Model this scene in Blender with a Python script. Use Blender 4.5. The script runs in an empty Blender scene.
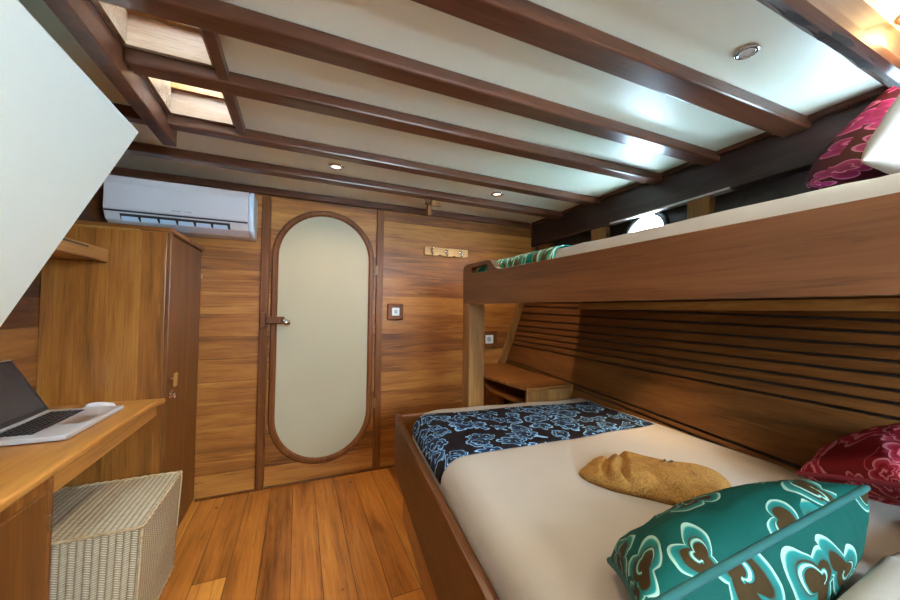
import bpy, bmesh, math, random
from mathutils import Vector, Matrix, noise as mnoise
random.seed(7)
SC = bpy.context.scene
COL = SC.collection
PI = math.pi

# ------------------------------------------------------------------ helpers
def tag(o, label=None, cat=None, group=None, kind=None):
    if label: o['label'] = label
    if cat: o['category'] = cat
    if group: o['group'] = group
    if kind: o['kind'] = kind
    return o

def thing(name, loc, label, cat, group=None):
    o = bpy.data.objects.new(name, None)
    o.empty_display_size = .05
    COL.objects.link(o)
    o.location = loc
    return tag(o, label, cat, group)

WLOC = {}
def wloc(o):
    v = Vector((0, 0, 0))
    while o:
        v += Vector(o.location); o = o.parent
    return v

def obj(name, bm, mat, parent=None, smooth=False, bevel=0, origin=None, label=None, seg=2, sub=0):
    """link one bmesh, given in world coordinates, as one mesh object"""
    me = bpy.data.meshes.new(name)
    bmesh.ops.recalc_face_normals(bm, faces=bm.faces[:])
    off = wloc(parent) if parent else Vector((0, 0, 0))
    loc = Vector(origin) - off if origin is not None else Vector((0, 0, 0))
    bmesh.ops.translate(bm, vec=-(off + loc), verts=bm.verts[:])
    bm.to_mesh(me); bm.free()
    for m in (mat if isinstance(mat, (list, tuple)) else [mat]):
        me.materials.append(m)
    o = bpy.data.objects.new(name, me)
    o.location = loc
    COL.objects.link(o)
    if parent: o.parent = parent
    if smooth:
        for p in me.polygons: p.use_smooth = True
    if bevel:
        b = o.modifiers.new('bevel', 'BEVEL'); b.width = bevel; b.segments = seg
        b.limit_method = 'ANGLE'; b.angle_limit = math.radians(40)
    if sub:
        s = o.modifiers.new('sub', 'SUBSURF'); s.levels = sub; s.render_levels = sub
    if label: o['label'] = label
    return o

def struct(name, bm, mat, parent=None, **k):
    o = obj(name, bm, mat, parent, **k)
    if not parent: o['kind'] = 'structure'
    return o

def BM(): return bmesh.new()

def hexa(bm, p):
    """8 points: bottom ring 0-3, top ring 4-7"""
    v = [bm.verts.new(q) for q in p]
    for f in ((0, 3, 2, 1), (4, 5, 6, 7), (0, 1, 5, 4), (1, 2, 6, 5), (2, 3, 7, 6), (3, 0, 4, 7)):
        bm.faces.new([v[i] for i in f])
    return bm

def box(bm, x0, x1, y0, y1, z0, z1):
    return hexa(bm, [(x0, y0, z0), (x1, y0, z0), (x1, y1, z0), (x0, y1, z0),
                     (x0, y0, z1), (x1, y0, z1), (x1, y1, z1), (x0, y1, z1)])

def prism(bm, pts, d):
    """extrude a planar polygon (3-D points) by vector d"""
    d = Vector(d)
    a = [bm.verts.new(Vector(p)) for p in pts]
    b = [bm.verts.new(Vector(p) + d) for p in pts]
    n = len(pts)
    bm.faces.new(a); bm.faces.new(b[::-1])
    for i in range(n):
        bm.faces.new((a[i], b[i], b[(i + 1) % n], a[(i + 1) % n]))
    return bm

def tube(bm, path, r, seg=10, closed=False):
    path = [Vector(p) for p in path]
    n = len(path); rings = []
    up = None
    for i, p in enumerate(path):
        a = path[(i - 1) % n] if (closed or i > 0) else p
        b = path[(i + 1) % n] if (closed or i < n - 1) else p
        t = (b - a).normalized()
        if up is None:
            up = t.orthogonal().normalized()
        up = (up - t * up.dot(t))
        up = up.normalized() if up.length > 1e-6 else t.orthogonal().normalized()
        s = t.cross(up)
        rr = r[i] if isinstance(r, (list, tuple)) else r
        rings.append([bm.verts.new(p + (up * math.cos(2 * PI * k / seg) + s * math.sin(2 * PI * k / seg)) * rr) for k in range(seg)])
    m = n if closed else n - 1
    for i in range(m):
        A, B = rings[i], rings[(i + 1) % n]
        for k in range(seg):
            bm.faces.new((A[k], A[(k + 1) % seg], B[(k + 1) % seg], B[k]))
    if not closed:
        bm.faces.new(rings[0][::-1]); bm.faces.new(rings[-1])
    return bm

def cyl(bm, a, b, r, seg=24):
    return tube(bm, [a, b], r, seg)

def lathe(bm, prof, c, axis='Z', seg=32, closed=True):
    """prof: list of (radius, height) ; c centre ; axis direction of height"""
    def P(r, h, t):
        x, y = r * math.cos(t), r * math.sin(t)
        v = {'Z': (x, y, h), 'Y': (x, h, y), 'X': (h, x, y)}[axis]
        return Vector(c) + Vector(v)
    rings = [[bm.verts.new(P(r, h, 2 * PI * k / seg)) for k in range(seg)] for r, h in prof]
    n = len(rings)
    for i in range(n if closed else n - 1):
        A, B = rings[i], rings[(i + 1) % n]
        for k in range(seg):
            bm.faces.new((A[k], A[(k + 1) % seg], B[(k + 1) % seg], B[k]))
    if not closed:
        bm.faces.new(rings[0][::-1]); bm.faces.new(rings[-1])
    return bm

def grid_surface(bm, rows, uvs=None):
    V = [[bm.verts.new(p) for p in r] for r in rows]
    lay = bm.loops.layers.uv.verify() if uvs else None
    for i in range(len(V) - 1):
        for j in range(len(V[0]) - 1):
            f = bm.faces.new((V[i][j], V[i][j + 1], V[i + 1][j + 1], V[i + 1][j]))
            if uvs:
                for l, (a, b) in zip(f.loops, ((i, j), (i, j + 1), (i + 1, j + 1), (i + 1, j))):
                    l[lay].uv = uvs[a][b]
    return V

# ------------------------------------------------------------------ materials
class N:
    def __init__(s, name):
        s.m = bpy.data.materials.new(name); s.m.use_nodes = True
        s.t = s.m.node_tree; s.t.nodes.clear()
        s.out = s('OutputMaterial'); s.b = s('BsdfPrincipled')
        s.l(s.b.outputs[0], s.out.inputs[0])
    def __call__(s, k, **kw):
        n = s.t.nodes.new('ShaderNode' + k)
        for a, v in kw.items(): setattr(n, a, v)
        return n
    def l(s, a, b): s.t.links.new(a, b)
    def put(s, sock, v):
        if hasattr(v, 'is_linked'): s.l(v, sock)
        else: sock.default_value = v
    def math(s, op, a, b=0.0, c=0.0):
        n = s('Math', operation=op)
        for i, v in enumerate((a, b, c)): s.put(n.inputs[i], v)
        return n.outputs[0]
    def ramp(s, fac, stops, interp='LINEAR'):
        n = s('ValToRGB'); r = n.color_ramp; r.interpolation = interp
        while len(r.elements) < len(stops): r.elements.new(.5)
        for e, (p, c) in zip(r.elements, stops):
            e.position = p; e.color = (*c, 1)
        s.l(fac, n.inputs[0]); return n.outputs[0]
    def mix(s, fac, a, b, mode='MIX'):
        n = s('Mix', data_type='RGBA', blend_type=mode)
        s.put(n.inputs[0], fac)
        for i, v in ((6, a), (7, b)):
            s.put(n.inputs[i], v if hasattr(v, 'is_linked') else (*v, 1))
        return n.outputs[2]
    def noise(s, vec, scale, detail=3, rough=.5, dist=0):
        n = s('TexNoise'); s.l(vec, n.inputs['Vector'])
        n.inputs['Scale'].default_value = scale; n.inputs['Detail'].default_value = detail
        n.inputs['Roughness'].default_value = rough; n.inputs['Distortion'].default_value = dist
        return n.outputs[0]
    def bump(s, h, strength=.2, dist=.01):
        n = s('Bump'); n.inputs['Strength'].default_value = strength; n.inputs['Distance'].default_value = dist
        s.l(h, n.inputs['Height']); s.l(n.outputs[0], s.b.inputs['Normal'])
    def coord(s, k='Object'): return s('TexCoord').outputs[k]

def plain(name, col, rough=.5, metal=0, coat=0, nscale=0, namt=.06, spec=.5):
    n = N(name)
    n.b.inputs['Roughness'].default_value = rough
    n.b.inputs['Metallic'].default_value = metal
    n.b.inputs['Coat Weight'].default_value = coat
    n.b.inputs['Coat Roughness'].default_value = max(.12, rough)
    n.b.inputs['Specular IOR Level'].default_value = spec
    if nscale:
        f = n.noise(n.coord(), nscale, 3)
        lo = tuple(c * (1 - namt) for c in col); hi = tuple(min(1, c * (1 + namt)) for c in col)
        n.l(n.ramp(f, [(.3, lo), (.7, hi)]), n.b.inputs['Base Color'])
    else:
        n.b.inputs['Base Color'].default_value = (*col, 1)
    return n.m

def wood(name, dark, mid, light, axis='Y', plank=None, vary=.35, rough=.38, scale=1.0, seam=.012, knots=False, coat=.15, length=None, off=0.0, spec=.3):
    """stretched grain; plank=(axis letter, width) gives each plank its own tone and a dark seam"""
    n = N(name)
    sep = n('SeparateXYZ'); n.l(n.coord(), sep.inputs[0])
    ax = {'X': 0, 'Y': 1, 'Z': 2}
    c = [sep.outputs[i] for i in range(3)]
    idv = None
    if plank:
        k = ax[plank[0]]; w = plank[1]
        q = n.math('DIVIDE', n.math('ADD', c[k], 50 * w + off), w)
        row = n.math('FLOOR', q); fr = n.math('FRACT', q)
        if length:
            g = ax[axis]
            wn0 = n('TexWhiteNoise', noise_dimensions='1D'); n.l(row, wn0.inputs['W'])
            q2 = n.math('DIVIDE', n.math('ADD', n.math('ADD', c[g], 40), n.math('MULTIPLY', wn0.outputs[0], length * 3)), length)
            seg = n.math('FLOOR', q2); fr2 = n.math('FRACT', q2)
            row = n.math('ADD', row, n.math('MULTIPLY', seg, 17.37))
        wn = n('TexWhiteNoise', noise_dimensions='1D'); n.l(row, wn.inputs['W'])
        idv = wn.outputs[0]
        sh = n.math('MULTIPLY', idv, 37.0)
    st = {0: .1, 1: .1, 2: .1}
    comb = n('CombineXYZ')
    for i in range(3):
        v = n.math('MULTIPLY', c[i], (1.1 if i == ax[axis] else 11.0) * scale)
        if idv is not None: v = n.math('ADD', v, sh)
        n.l(v, comb.inputs[i])
    big = n.noise(comb.outputs[0], 1.0, 5, .6, .9)
    comb2 = n('CombineXYZ')
    for i in range(3):
        v = n.math('MULTIPLY', c[i], (5 if i == ax[axis] else 150.0) * scale)
        if idv is not None: v = n.math('ADD', v, sh)
        n.l(v, comb2.inputs[i])
    fine = n.noise(comb2.outputs[0], 1.0, 3, .6)
    blot = n.noise(n.coord(), 2.3, 2, .5)
    f = n.math('ADD', n.math('MULTIPLY', big, .72), n.math('MULTIPLY', fine, .28))
    if idv is not None:
        f = n.math('ADD', f, n.math('MULTIPLY', n.math('SUBTRACT', idv, .5), vary))
    f = n.math('ADD', f, n.math('MULTIPLY', n.math('SUBTRACT', blot, .5), .18))
    col = n.ramp(f, [(.27, dark), (.5, mid), (.74, light)])
    pore = n.math('GREATER_THAN', fine, .64)
    col = n.mix(n.math('MULTIPLY', pore, .34), col, tuple(d * .5 for d in dark))
    comb3 = n('CombineXYZ')
    for i in range(3):
        v = n.math('MULTIPLY', c[i], (2.2 if i == ax[axis] else 46.0) * scale)
        if idv is not None: v = n.math('ADD', v, sh)
        n.l(v, comb3.inputs[i])
    streak = n.noise(comb3.outputs[0], 1.0, 4, .65, 1.3)
    col = n.mix(n.ramp(streak, [(.56, (0, 0, 0)), (.72, (.62, .62, .62))]), col, tuple(d * .8 for d in dark))
    col = n.mix(n.ramp(streak, [(.28, (.4, .4, .4)), (.42, (0, 0, 0))]), col, tuple(min(1, d * 1.15) for d in light))
    if knots:
        vo = n('TexVoronoi', feature='F1'); vo.inputs['Scale'].default_value = 3.6
        n.l(n.coord(), vo.inputs['Vector'])
        kk = n.ramp(vo.outputs['Distance'], [(.02, (1, 1, 1)), (.05, (0, 0, 0))])
        col = n.mix(n.math('MULTIPLY', kk, .85), col, (.02, .009, .004))
    h = n.math('ADD', n.math('MULTIPLY', fine, .3), n.math('MULTIPLY', big, .25))
    if plank and seam:
        e = n.math('MINIMUM', fr, n.math('SUBTRACT', 1.0, fr))
        s_ = n.math('LESS_THAN', e, seam)
        if length:
            e2 = n.math('MINIMUM', fr2, n.math('SUBTRACT', 1.0, fr2))
            s_ = n.math('MAXIMUM', s_, n.math('LESS_THAN', e2, .0022 / length))
        col = n.mix(n.math('MULTIPLY', s_, .72), col, (.02, .009, .004))
        h = n.math('SUBTRACT', h, n.math('MULTIPLY', s_, 1.2))
    n.l(col, n.b.inputs['Base Color'])
    n.b.inputs['Roughness'].default_value = rough
    n.b.inputs['Coat Weight'].default_value = coat * .6
    n.b.inputs['Specular IOR Level'].default_value = spec
    n.b.inputs['Coat Roughness'].default_value = .22
    n.bump(h, .25, .004)
    return n.m

def fabric(name, col, weave=900, rough=.9, wr=0.25, sheen=.2):
    n = N(name)
    f = n.noise(n.coord(), 5, 3)
    n.l(n.ramp(f, [(.3, tuple(c * .95 for c in col)), (.7, col)]), n.b.inputs['Base Color'])
    n.b.inputs['Roughness'].default_value = rough
    n.b.inputs['Sheen Weight'].default_value = sheen
    a = n.noise(n.coord(), weave, 2)
    b = n.noise(n.coord(), 9, 2, .5, .4)
    n.bump(n.math('ADD', n.math('MULTIPLY', a, .12), n.math('MULTIPLY', b, 1.6)), wr, .01)
    return n.m

def batik(name, scale, R0, base, line, band, core, jag=.2, lobes=2.5, warp=.05, wscale=7, lw=.10, bw=.32, turns=2.0, rnd=.95, seed=0, sp_w=.30, minor=None):
    """printed cloth of outlined curling clouds: each motif is a lobed cell with a spiral inside"""
    n = N(name)
    mp = n('Mapping'); n.l(n.coord('UV'), mp.inputs['Vector']); mp.inputs['Location'].default_value = (seed, seed * 1.7, 0)
    nz = n('TexNoise'); n.l(mp.outputs[0], nz.inputs['Vector']); nz.inputs['Scale'].default_value = wscale; nz.inputs['Detail'].default_value = 1.5
    sb = n('VectorMath', operation='SUBTRACT'); n.l(nz.outputs['Color'], sb.inputs[0]); sb.inputs[1].default_value = (.5, .5, .5)
    sc = n('VectorMath', operation='SCALE'); n.l(sb.outputs[0], sc.inputs[0]); sc.inputs['Scale'].default_value = warp
    ad = n('VectorMath', operation='ADD'); n.l(mp.outputs[0], ad.inputs[0]); n.l(sc.outputs[0], ad.inputs[1])
    vo = n('TexVoronoi', voronoi_dimensions='2D', feature='F1'); n.l(ad.outputs[0], vo.inputs['Vector'])
    vo.inputs['Scale'].default_value = scale; vo.inputs['Randomness'].default_value = rnd
    d = n('VectorMath', operation='SUBTRACT'); n.l(ad.outputs[0], d.inputs[0]); n.l(vo.outputs['Position'], d.inputs[1])
    sp = n('SeparateXYZ'); n.l(d.outputs[0], sp.inputs[0]); cs = n('SeparateColor'); n.l(vo.outputs['Color'], cs.inputs[0])
    th = n.math('ADD', n.math('ARCTAN2', sp.outputs[1], sp.outputs[0]), n.math('MULTIPLY', cs.outputs[0], 2 * PI))
    r = n.math('SQRT', n.math('ADD', n.math('MULTIPLY', sp.outputs[0], sp.outputs[0]), n.math('MULTIPLY', sp.outputs[1], sp.outputs[1])))
    lob = n.math('ABSOLUTE', n.math('SINE', n.math('MULTIPLY', th, lobes)))
    Rr = n.math('MULTIPLY', n.math('ADD', n.math('MULTIPLY', lob, jag), n.math('ADD', n.math('MULTIPLY', cs.outputs[1], .65), .60)), R0)
    e = n.math('DIVIDE', r, Rr)
    e_in = n.math('SUBTRACT', 1.0, e)                        # 0 at the rim, 1 in the middle
    spf = n.math('FRACT', n.math('SUBTRACT', n.math('MULTIPLY', e, turns), n.math('DIVIDE', th, 2 * PI)))
    inner = n.math('MULTIPLY', n.math('GREATER_THAN', e_in, bw), n.math('LESS_THAN', e_in, .93))
    spd = n.math('ABSOLUTE', n.math('SUBTRACT', spf, .5))
    spm = n.math('MULTIPLY', inner, n.math('LESS_THAN', spd, sp_w * .5))
    spb = n.math('MULTIPLY', inner, n.math('LESS_THAN', spd, sp_w))
    mix3 = tuple((a + b) / 2 for a, b in zip(line, band))
    col = n.ramp(e_in, [(.0, base), (.004, line), (lw * .7, line), (lw, mix3), (lw * 1.3, band), (bw * .85, tuple(.6 * a + .4 * b for a, b in zip(band, core))), (bw, core), (1, core)])
    col = n.mix(spb, col, band); col = n.mix(spm, col, line)
    if minor:
        f2 = n.noise(ad.outputs[0], minor[0], 1.0, .4, 1.0)
        out_ = n.math('LESS_THAN', e_in, -.06)
        c2 = n.ramp(f2, [(0, base), (minor[1], base), (minor[1] + .006, line), (minor[1] + .02, mix3), (minor[1] + .035, band), (minor[1] + .06, core), (1, core)])
        col = n.mix(out_, col, c2)
    n.l(col, n.b.inputs['Base Color'])
    n.b.inputs['Roughness'].default_value = .75
    n.b.inputs['Specular IOR Level'].default_value = .12
    a = n.noise(n.coord(), 900, 2); b = n.noise(n.coord(), 11, 2, .5, .4)
    n.bump(n.math('ADD', n.math('MULTIPLY', a, .1), n.math('MULTIPLY', b, 1.4)), .25, .01)
    return n.m

def terry(name, col, weave=330, wr=.9, sheen=.15):
    n = N(name)
    f = n.noise(n.coord(), 190, 3, .7); g = n.noise(n.coord(), 26, 3)
    col2 = n.ramp(n.math('ADD', n.math('MULTIPLY', f, .7), n.math('MULTIPLY', g, .3)), [(.36, tuple(c * .55 for c in col)), (.62, tuple(min(1, c * 1.25) for c in col))])
    n.l(col2, n.b.inputs['Base Color']); n.b.inputs['Roughness'].default_value = .95
    n.b.inputs['Specular IOR Level'].default_value = .1
    n.bump(f, .9, .006)
    return n.m

def emit(name, col, s):
    n = N(name)
    n.b.inputs['Base Color'].default_value = (.8, .8, .8, 1)
    n.b.inputs['Emission Color'].default_value = (*col, 1)
    n.b.inputs['Emission Strength'].default_value = s
    return n.m

def glass(name, tint=(.95, .98, 1)):
    n = N(name)
    tr = n('BsdfTransparent'); tr.inputs[0].default_value = (*tint, 1)
    gl = n('BsdfGlossy'); gl.inputs['Roughness'].default_value = .03
    mx = n('MixShader'); fr = n('Fresnel'); fr.inputs[0].default_value = 1.45
    gm = n('NewGeometry')
    n.l(n.math('MULTIPLY', fr.outputs[0], n.math('SUBTRACT', 1.0, gm.outputs['Backfacing'])), mx.inputs[0]); n.l(tr.outputs[0], mx.inputs[1]); n.l(gl.outputs[0], mx.inputs[2])
    n.l(mx.outputs[0], n.out.inputs[0])
    return n.m

M = {}
T_D, T_M, T_L = (.055, .015, .004), (.21, .072, .016), (.38, .16, .042)
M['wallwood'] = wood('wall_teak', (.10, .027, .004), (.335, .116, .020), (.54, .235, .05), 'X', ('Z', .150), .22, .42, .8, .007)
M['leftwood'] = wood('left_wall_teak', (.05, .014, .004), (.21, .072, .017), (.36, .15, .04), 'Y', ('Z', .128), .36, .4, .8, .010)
M['floor'] = wood('floor_boards', (.13, .034, .005), (.47, .155, .024), (.66, .27, .05), 'Y', ('X', .135), .26, .33, .6, .014, knots=True, coat=.3, length=2.1, off=.005)
M['beam'] = wood('beam_wood', (.03, .009, .004), (.085, .027, .012), (.15, .053, .026), 'X', rough=.3, coat=.4)
M['darkbeam'] = wood('dark_beam_wood', (.009, .005, .004), (.028, .014, .012), (.065, .034, .027), 'Y', rough=.34, coat=.3)
M['rawbeam'] = wood('raw_timber', (.025, .009, .004), (.085, .033, .014), (.16, .07, .03), 'X', rough=.42, coat=.15, scale=.7)
M['bark'] = plain('old_bark', (.03, .022, .018), .8, nscale=40, namt=.5)
M['teakX'] = wood('teak_across', T_D, T_M, T_L, 'X', rough=.34, scale=.8)
M['teakY'] = wood('teak_along', (.20, .07, .012), (.43, .17, .033), (.58, .265, .06), 'Y', rough=.36, scale=.55)
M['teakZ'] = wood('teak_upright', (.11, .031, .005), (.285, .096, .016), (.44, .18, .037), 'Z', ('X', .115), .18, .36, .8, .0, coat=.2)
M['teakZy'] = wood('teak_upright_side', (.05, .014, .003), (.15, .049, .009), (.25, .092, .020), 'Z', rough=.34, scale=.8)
M['railY'] = wood('bunk_rail_teak', (.04, .012, .003), (.11, .037, .010), (.18, .068, .022), 'Y', rough=.42, scale=.55)
M['post'] = wood('post_teak', (.10, .038, .009), (.22, .095, .024), (.34, .165, .048), 'Z', rough=.42, scale=.8)
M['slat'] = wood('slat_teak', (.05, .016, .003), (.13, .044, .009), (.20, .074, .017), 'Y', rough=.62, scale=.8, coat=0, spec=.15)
M['gold'] = wood('pale_teak', (.14, .05, .010), (.32, .135, .028), (.48, .24, .06), 'Y', rough=.42)
M['pale'] = wood('pale_pine', (.38, .18, .055), (.60, .35, .13), (.72, .47, .22), 'X', rough=.45)
M['hatchw'] = wood('hatch_wood', (.16, .085, .05), (.30, .18, .11), (.42, .29, .20), 'X', rough=.16, coat=.9)
M['ring'] = wood('door_ring_teak', (.06, .016, .004), (.155, .048, .010), (.25, .09, .022), 'Z', rough=.42, coat=.05, spec=.2)
M['hull'] = plain('hull_dark', (.022, .015, .013), .55, nscale=14, namt=.5)
M['cream'] = plain('cream_ceiling_paint', (.78, .77, .62), .42, coat=.45, nscale=1.7, namt=.03)
M['slope'] = plain('pale_green_paint', (.80, .80, .70), .3, coat=.3, nscale=1.4, namt=.03)
M['doorcream'] = plain('door_cream_paint', (.43, .355, .235), .5, spec=.25, nscale=2, namt=.02)
M['sheet'] = fabric('cream_sheet', (.375, .315, .265), wr=.25, sheen=0)
M['white'] = fabric('white_pillowcase', (.48, .44, .395), wr=.3, sheen=0)
M['towel'] = terry('tan_terry', (.34, .17, .045), weave=330, wr=.9, sheen=.15)
M['teal_pipe'] = fabric('teal_piping', (.001, .055, .05), wr=.1, sheen=0)
M['red_pipe'] = fabric('crimson_piping', (.20, .012, .03), wr=.1, sheen=0)
M['green'] = batik('teal_batik', 8.2, .034, (.0005, .042, .033), (.20, .29, .23), (.003, .115, .105), (.026, .013, .002), jag=.8, lobes=1.5, warp=.085, wscale=9, lw=.10, bw=.38, turns=1.2, seed=6.4, sp_w=.10, rnd=1.0)
M['green_small'] = batik('teal_batik_small', 10, .034, (.002, .15, .11), (.55, .66, .50), (.01, .32, .25), (.10, .055, .010), jag=.4, lobes=1.5, warp=.08, wscale=9, lw=.16, bw=.42, turns=1.2, seed=1.2, minor=(14, .62))
M['blue'] = batik('blue_cloud_batik', 10.5, .036, (.008, .005, .008), (.24, .42, .62), (.02, .08, .2), (.010, .014, .028), jag=.42, lobes=2.5, warp=.085, wscale=15, lw=.13, bw=.34, turns=1.5, seed=.7, sp_w=.13)
M['red'] = batik('crimson_batik', 9.5, .046, (.13, .006, .008), (.42, .14, .16), (.26, .016, .035), (.15, .006, .010), jag=.35, lobes=2.5, warp=.09, wscale=9, lw=.13, bw=.40, turns=1.8, seed=5.1, sp_w=.3, minor=(11, .62))
M['red_floral'] = batik('burgundy_floral', 8.6, .040, (.036, .002, .006), (.34, .10, .20), (.20, .012, .085), (.12, .006, .04), jag=.6, lobes=2.5, warp=.05, wscale=8, lw=.10, bw=.45, turns=1.4, seed=9.4, sp_w=.15)
M['plastic'] = plain('white_plastic', (.66, .60, .60), .25, coat=.3)
M['plastic_blue'] = plain('cool_white_plastic', (.62, .72, .84), .3)
M['dark'] = plain('dark_gap', (.02, .017, .016), .6)
M['grey'] = plain('grey_plastic', (.30, .31, .33), .4)
M['alu'] = plain('brushed_aluminium', (.62, .61, .60), .32, metal=.85)
M['silver'] = plain('silver_laptop', (.58, .57, .56), .38, metal=.35)
M['key'] = plain('black_key', (.014, .014, .016), .45)
M['screen'] = plain('black_screen', (.022, .013, .009), .12)
M['chrome'] = plain('chrome', (.75, .75, .76), .15, metal=1)
M['brass'] = plain('dull_brass', (.45, .33, .16), .35, metal=1)
M['iron'] = plain('dark_iron', (.05, .045, .045), .4, metal=.8)
M['bulb'] = emit('bulb_glow', (1, .88, .72), 1.3)
M['bulb_out'] = plain('unlit_bulb', (.6, .58, .55), .2)
M['glass'] = glass('clear_glass')
M['switchw'] = plain('switch_white', (.74, .77, .80), .3)
M['switchgrey'] = plain('switch_grey', (.34, .40, .46), .4)

def wicker():
    n = N('wicker')
    sep = n('SeparateXYZ'); n.l(n.coord('UV'), sep.inputs[0])
    u, v = sep.outputs[0], sep.outputs[1]
    wu, wv = .0195, .0082
    qu = n.math('DIVIDE', u, wu); fu = n.math('FRACT', qu); iu = n.math('FLOOR', qu)
    ph = n.math('MULTIPLY', iu, PI)
    su = n.math('SINE', n.math('MULTIPLY', fu, PI))
    # strands slope in each column: herringbone look
    par = n.math('SUBTRACT', n.math('MULTIPLY', n.math('MODULO', iu, 2.0), 2.0), 1.0)
    vv = n.math('ADD', v, n.math('MULTIPLY', n.math('MULTIPLY', n.math('SUBTRACT', fu, .5), par), .007))
    sv = n.math('ABSOLUTE', n.math('SINE', n.math('MULTIPLY', vv, PI / wv)))
    h = n.math('MULTIPLY', n.math('POWER', su, .5), n.math('POWER', sv, .6))
    nz = n.noise(n.coord('UV'), 60, 3)
    big = n.noise(n.coord('UV'), 6, 2)
    f = n.math('ADD', n.math('MULTIPLY', h, .8), n.math('MULTIPLY', n.math('SUBTRACT', nz, .5), .35))
    col = n.ramp(f, [(.12, (.12, .075, .035)), (.42, (.48, .37, .22)), (.85, (.72, .62, .45))])
    col = n.mix(n.math('MULTIPLY', big, .35), col, (.58, .45, .27))
    n.l(col, n.b.inputs['Base Color']); n.b.inputs['Roughness'].default_value = .6
    n.bump(h, .9, .004)
    return n.m
M['wicker'] = wicker()
M['wickrim'] = wood('wicker_rim', (.22, .13, .05), (.48, .34, .18), (.64, .50, .31), 'Y', rough=.6, scale=3)

# ------------------------------------------------------------------ camera
cam = bpy.data.objects.new('camera', bpy.data.cameras.new('camera'))
COL.objects.link(cam); SC.camera = cam
cam.data.sensor_width = 36; cam.data.lens = 345 / 900 * 36
cam.data.clip_start = .02
CR = Vector((.91521609, -.40277343, .01237242)); CU = Vector((-.0223583, -.02010026, .99954794)); CF = Vector((.40234267, .91507898, .02740141))
CAM = Vector((0, 0, 1.25))
cam.matrix_world = Matrix(((CR.x, CU.x, -CF.x, 0), (CR.y, CU.y, -CF.y, 0), (CR.z, CU.z, -CF.z, 1.25), (0, 0, 0, 1)))

# ------------------------------------------------------------------ setting
YW, ZC, XL, YN = 2.72, 2.08, -1.04, -1.15
struct('floor', box(BM(), XL - .1, 2.2, YN - .1, YW + .1, -.06, 0), M['floor'])
struct('wall_back', box(BM(), XL - .1, 2.4, YW, YW + .06, -.06, 2.3), M['wallwood'])
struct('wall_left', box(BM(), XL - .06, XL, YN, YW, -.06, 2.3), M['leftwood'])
# wall behind the viewer, with an unseen opening added to let in daylight
b = BM()
box(b, XL, .4, YN - .06, YN, -.06, 2.3); box(b, 1.5, 2.4, YN - .06, YN, -.06, 2.3)
box(b, .4, 1.5, YN - .06, YN, 1.98, 2.3); box(b, .4, 1.5, YN - .06, YN, -.06, 1.25)
struct('wall_front', b, M['wallwood'])
# ceiling with two skylight openings
HX0, HX1 = -.530, -.272
HY = ((1.165, 1.405), (1.485, 1.825))
b = BM()
box(b, XL - .1, HX0, YN, YW, ZC, ZC + .05); box(b, HX1, 2.5, YN, YW, ZC, ZC + .05)
box(b, HX0, HX1, YN, HY[0][0], ZC, ZC + .05); box(b, HX0, HX1, HY[0][1], HY[1][0], ZC, ZC + .05); box(b, HX0, HX1, HY[1][1], YW, ZC, ZC + .05)
struct('ceiling', b, M['cream'])
# boxed-in sloping side panel hung over the desk
prof = [(-.512, 1.842), (-.80, 2.08), (-1.04, 2.08), (-1.04, .93), (-.935, .93)]
b = BM(); prism(b, [(x, 1.5, z) for x, z in prof], (0, -2.65, 0))
struct('wall_slope', b, M['slope'], bevel=.004)

# hull side: x as a function of y and z
HZ = [(.0, 1.42), (.5, 1.62), (.6, 1.68), (.79, 1.76), (.93, 1.82), (1.18, 1.91), (1.35, 1.965), (1.9, 2.10), (2.3, 2.16)]
def hx(y, z):
    for (a, xa), (c, xc) in zip(HZ, HZ[1:]):
        if z <= c: break
    return xa + (xc - xa) * (z - a) / (c - a) - .05 * (2.72 - y)
b = BM()
PW = (1.50, 1.745, .15)       # porthole y, z, r
ys = [YN, -.65, -.35, 0, .35, .65, 1.0, 1.25, 1.35, 1.65, 1.75, 2.0, 2.4, YW]
zs = [0, .5, .6, .7, .79, .93, 1.05, 1.18, 1.35, 1.595, 1.895, 1.9, 2.1, 2.3]
rows = [[(hx(y, z) + .035, y, z) for z in zs] for y in ys]
V = grid_surface(b, rows)
PORTS = (1.5, .5, -.5)  # only the first is seen; the others are added for more daylight
kill = [f for f in b.faces if any(abs(f.calc_center_median().y - q) < .14 for q in PORTS) and 1.59 < f.calc_center_median().z < 1.9]
bmesh.ops.delete(b, geom=kill, context='FACES')
# plate with a round hole closing each opening
for q in PORTS:
    outer, inner = [], []
    for k in range(32):
        t = 2 * PI * k / 32
        cx, sx = math.cos(t), math.sin(t)
        m = .15 / max(abs(cx), abs(sx))
        outer.append((q + cx * m, 1.745 + sx * m)); inner.append((q + cx * .147, 1.745 + sx * .147))
    vo = [b.verts.new((hx(y, z) + .035, y, z)) for y, z in outer]; vi = [b.verts.new((hx(y, z) + .035, y, z)) for y, z in inner]
    for k in range(32):
        b.faces.new((vo[k], vo[(k + 1) % 32], vi[(k + 1) % 32], vi[k]))
wall_right = struct('wall_right', b, M['hull'])
sm = wall_right.modifiers.new('solid', 'SOLIDIFY'); sm.thickness = .02; sm.offset = -1

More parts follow.
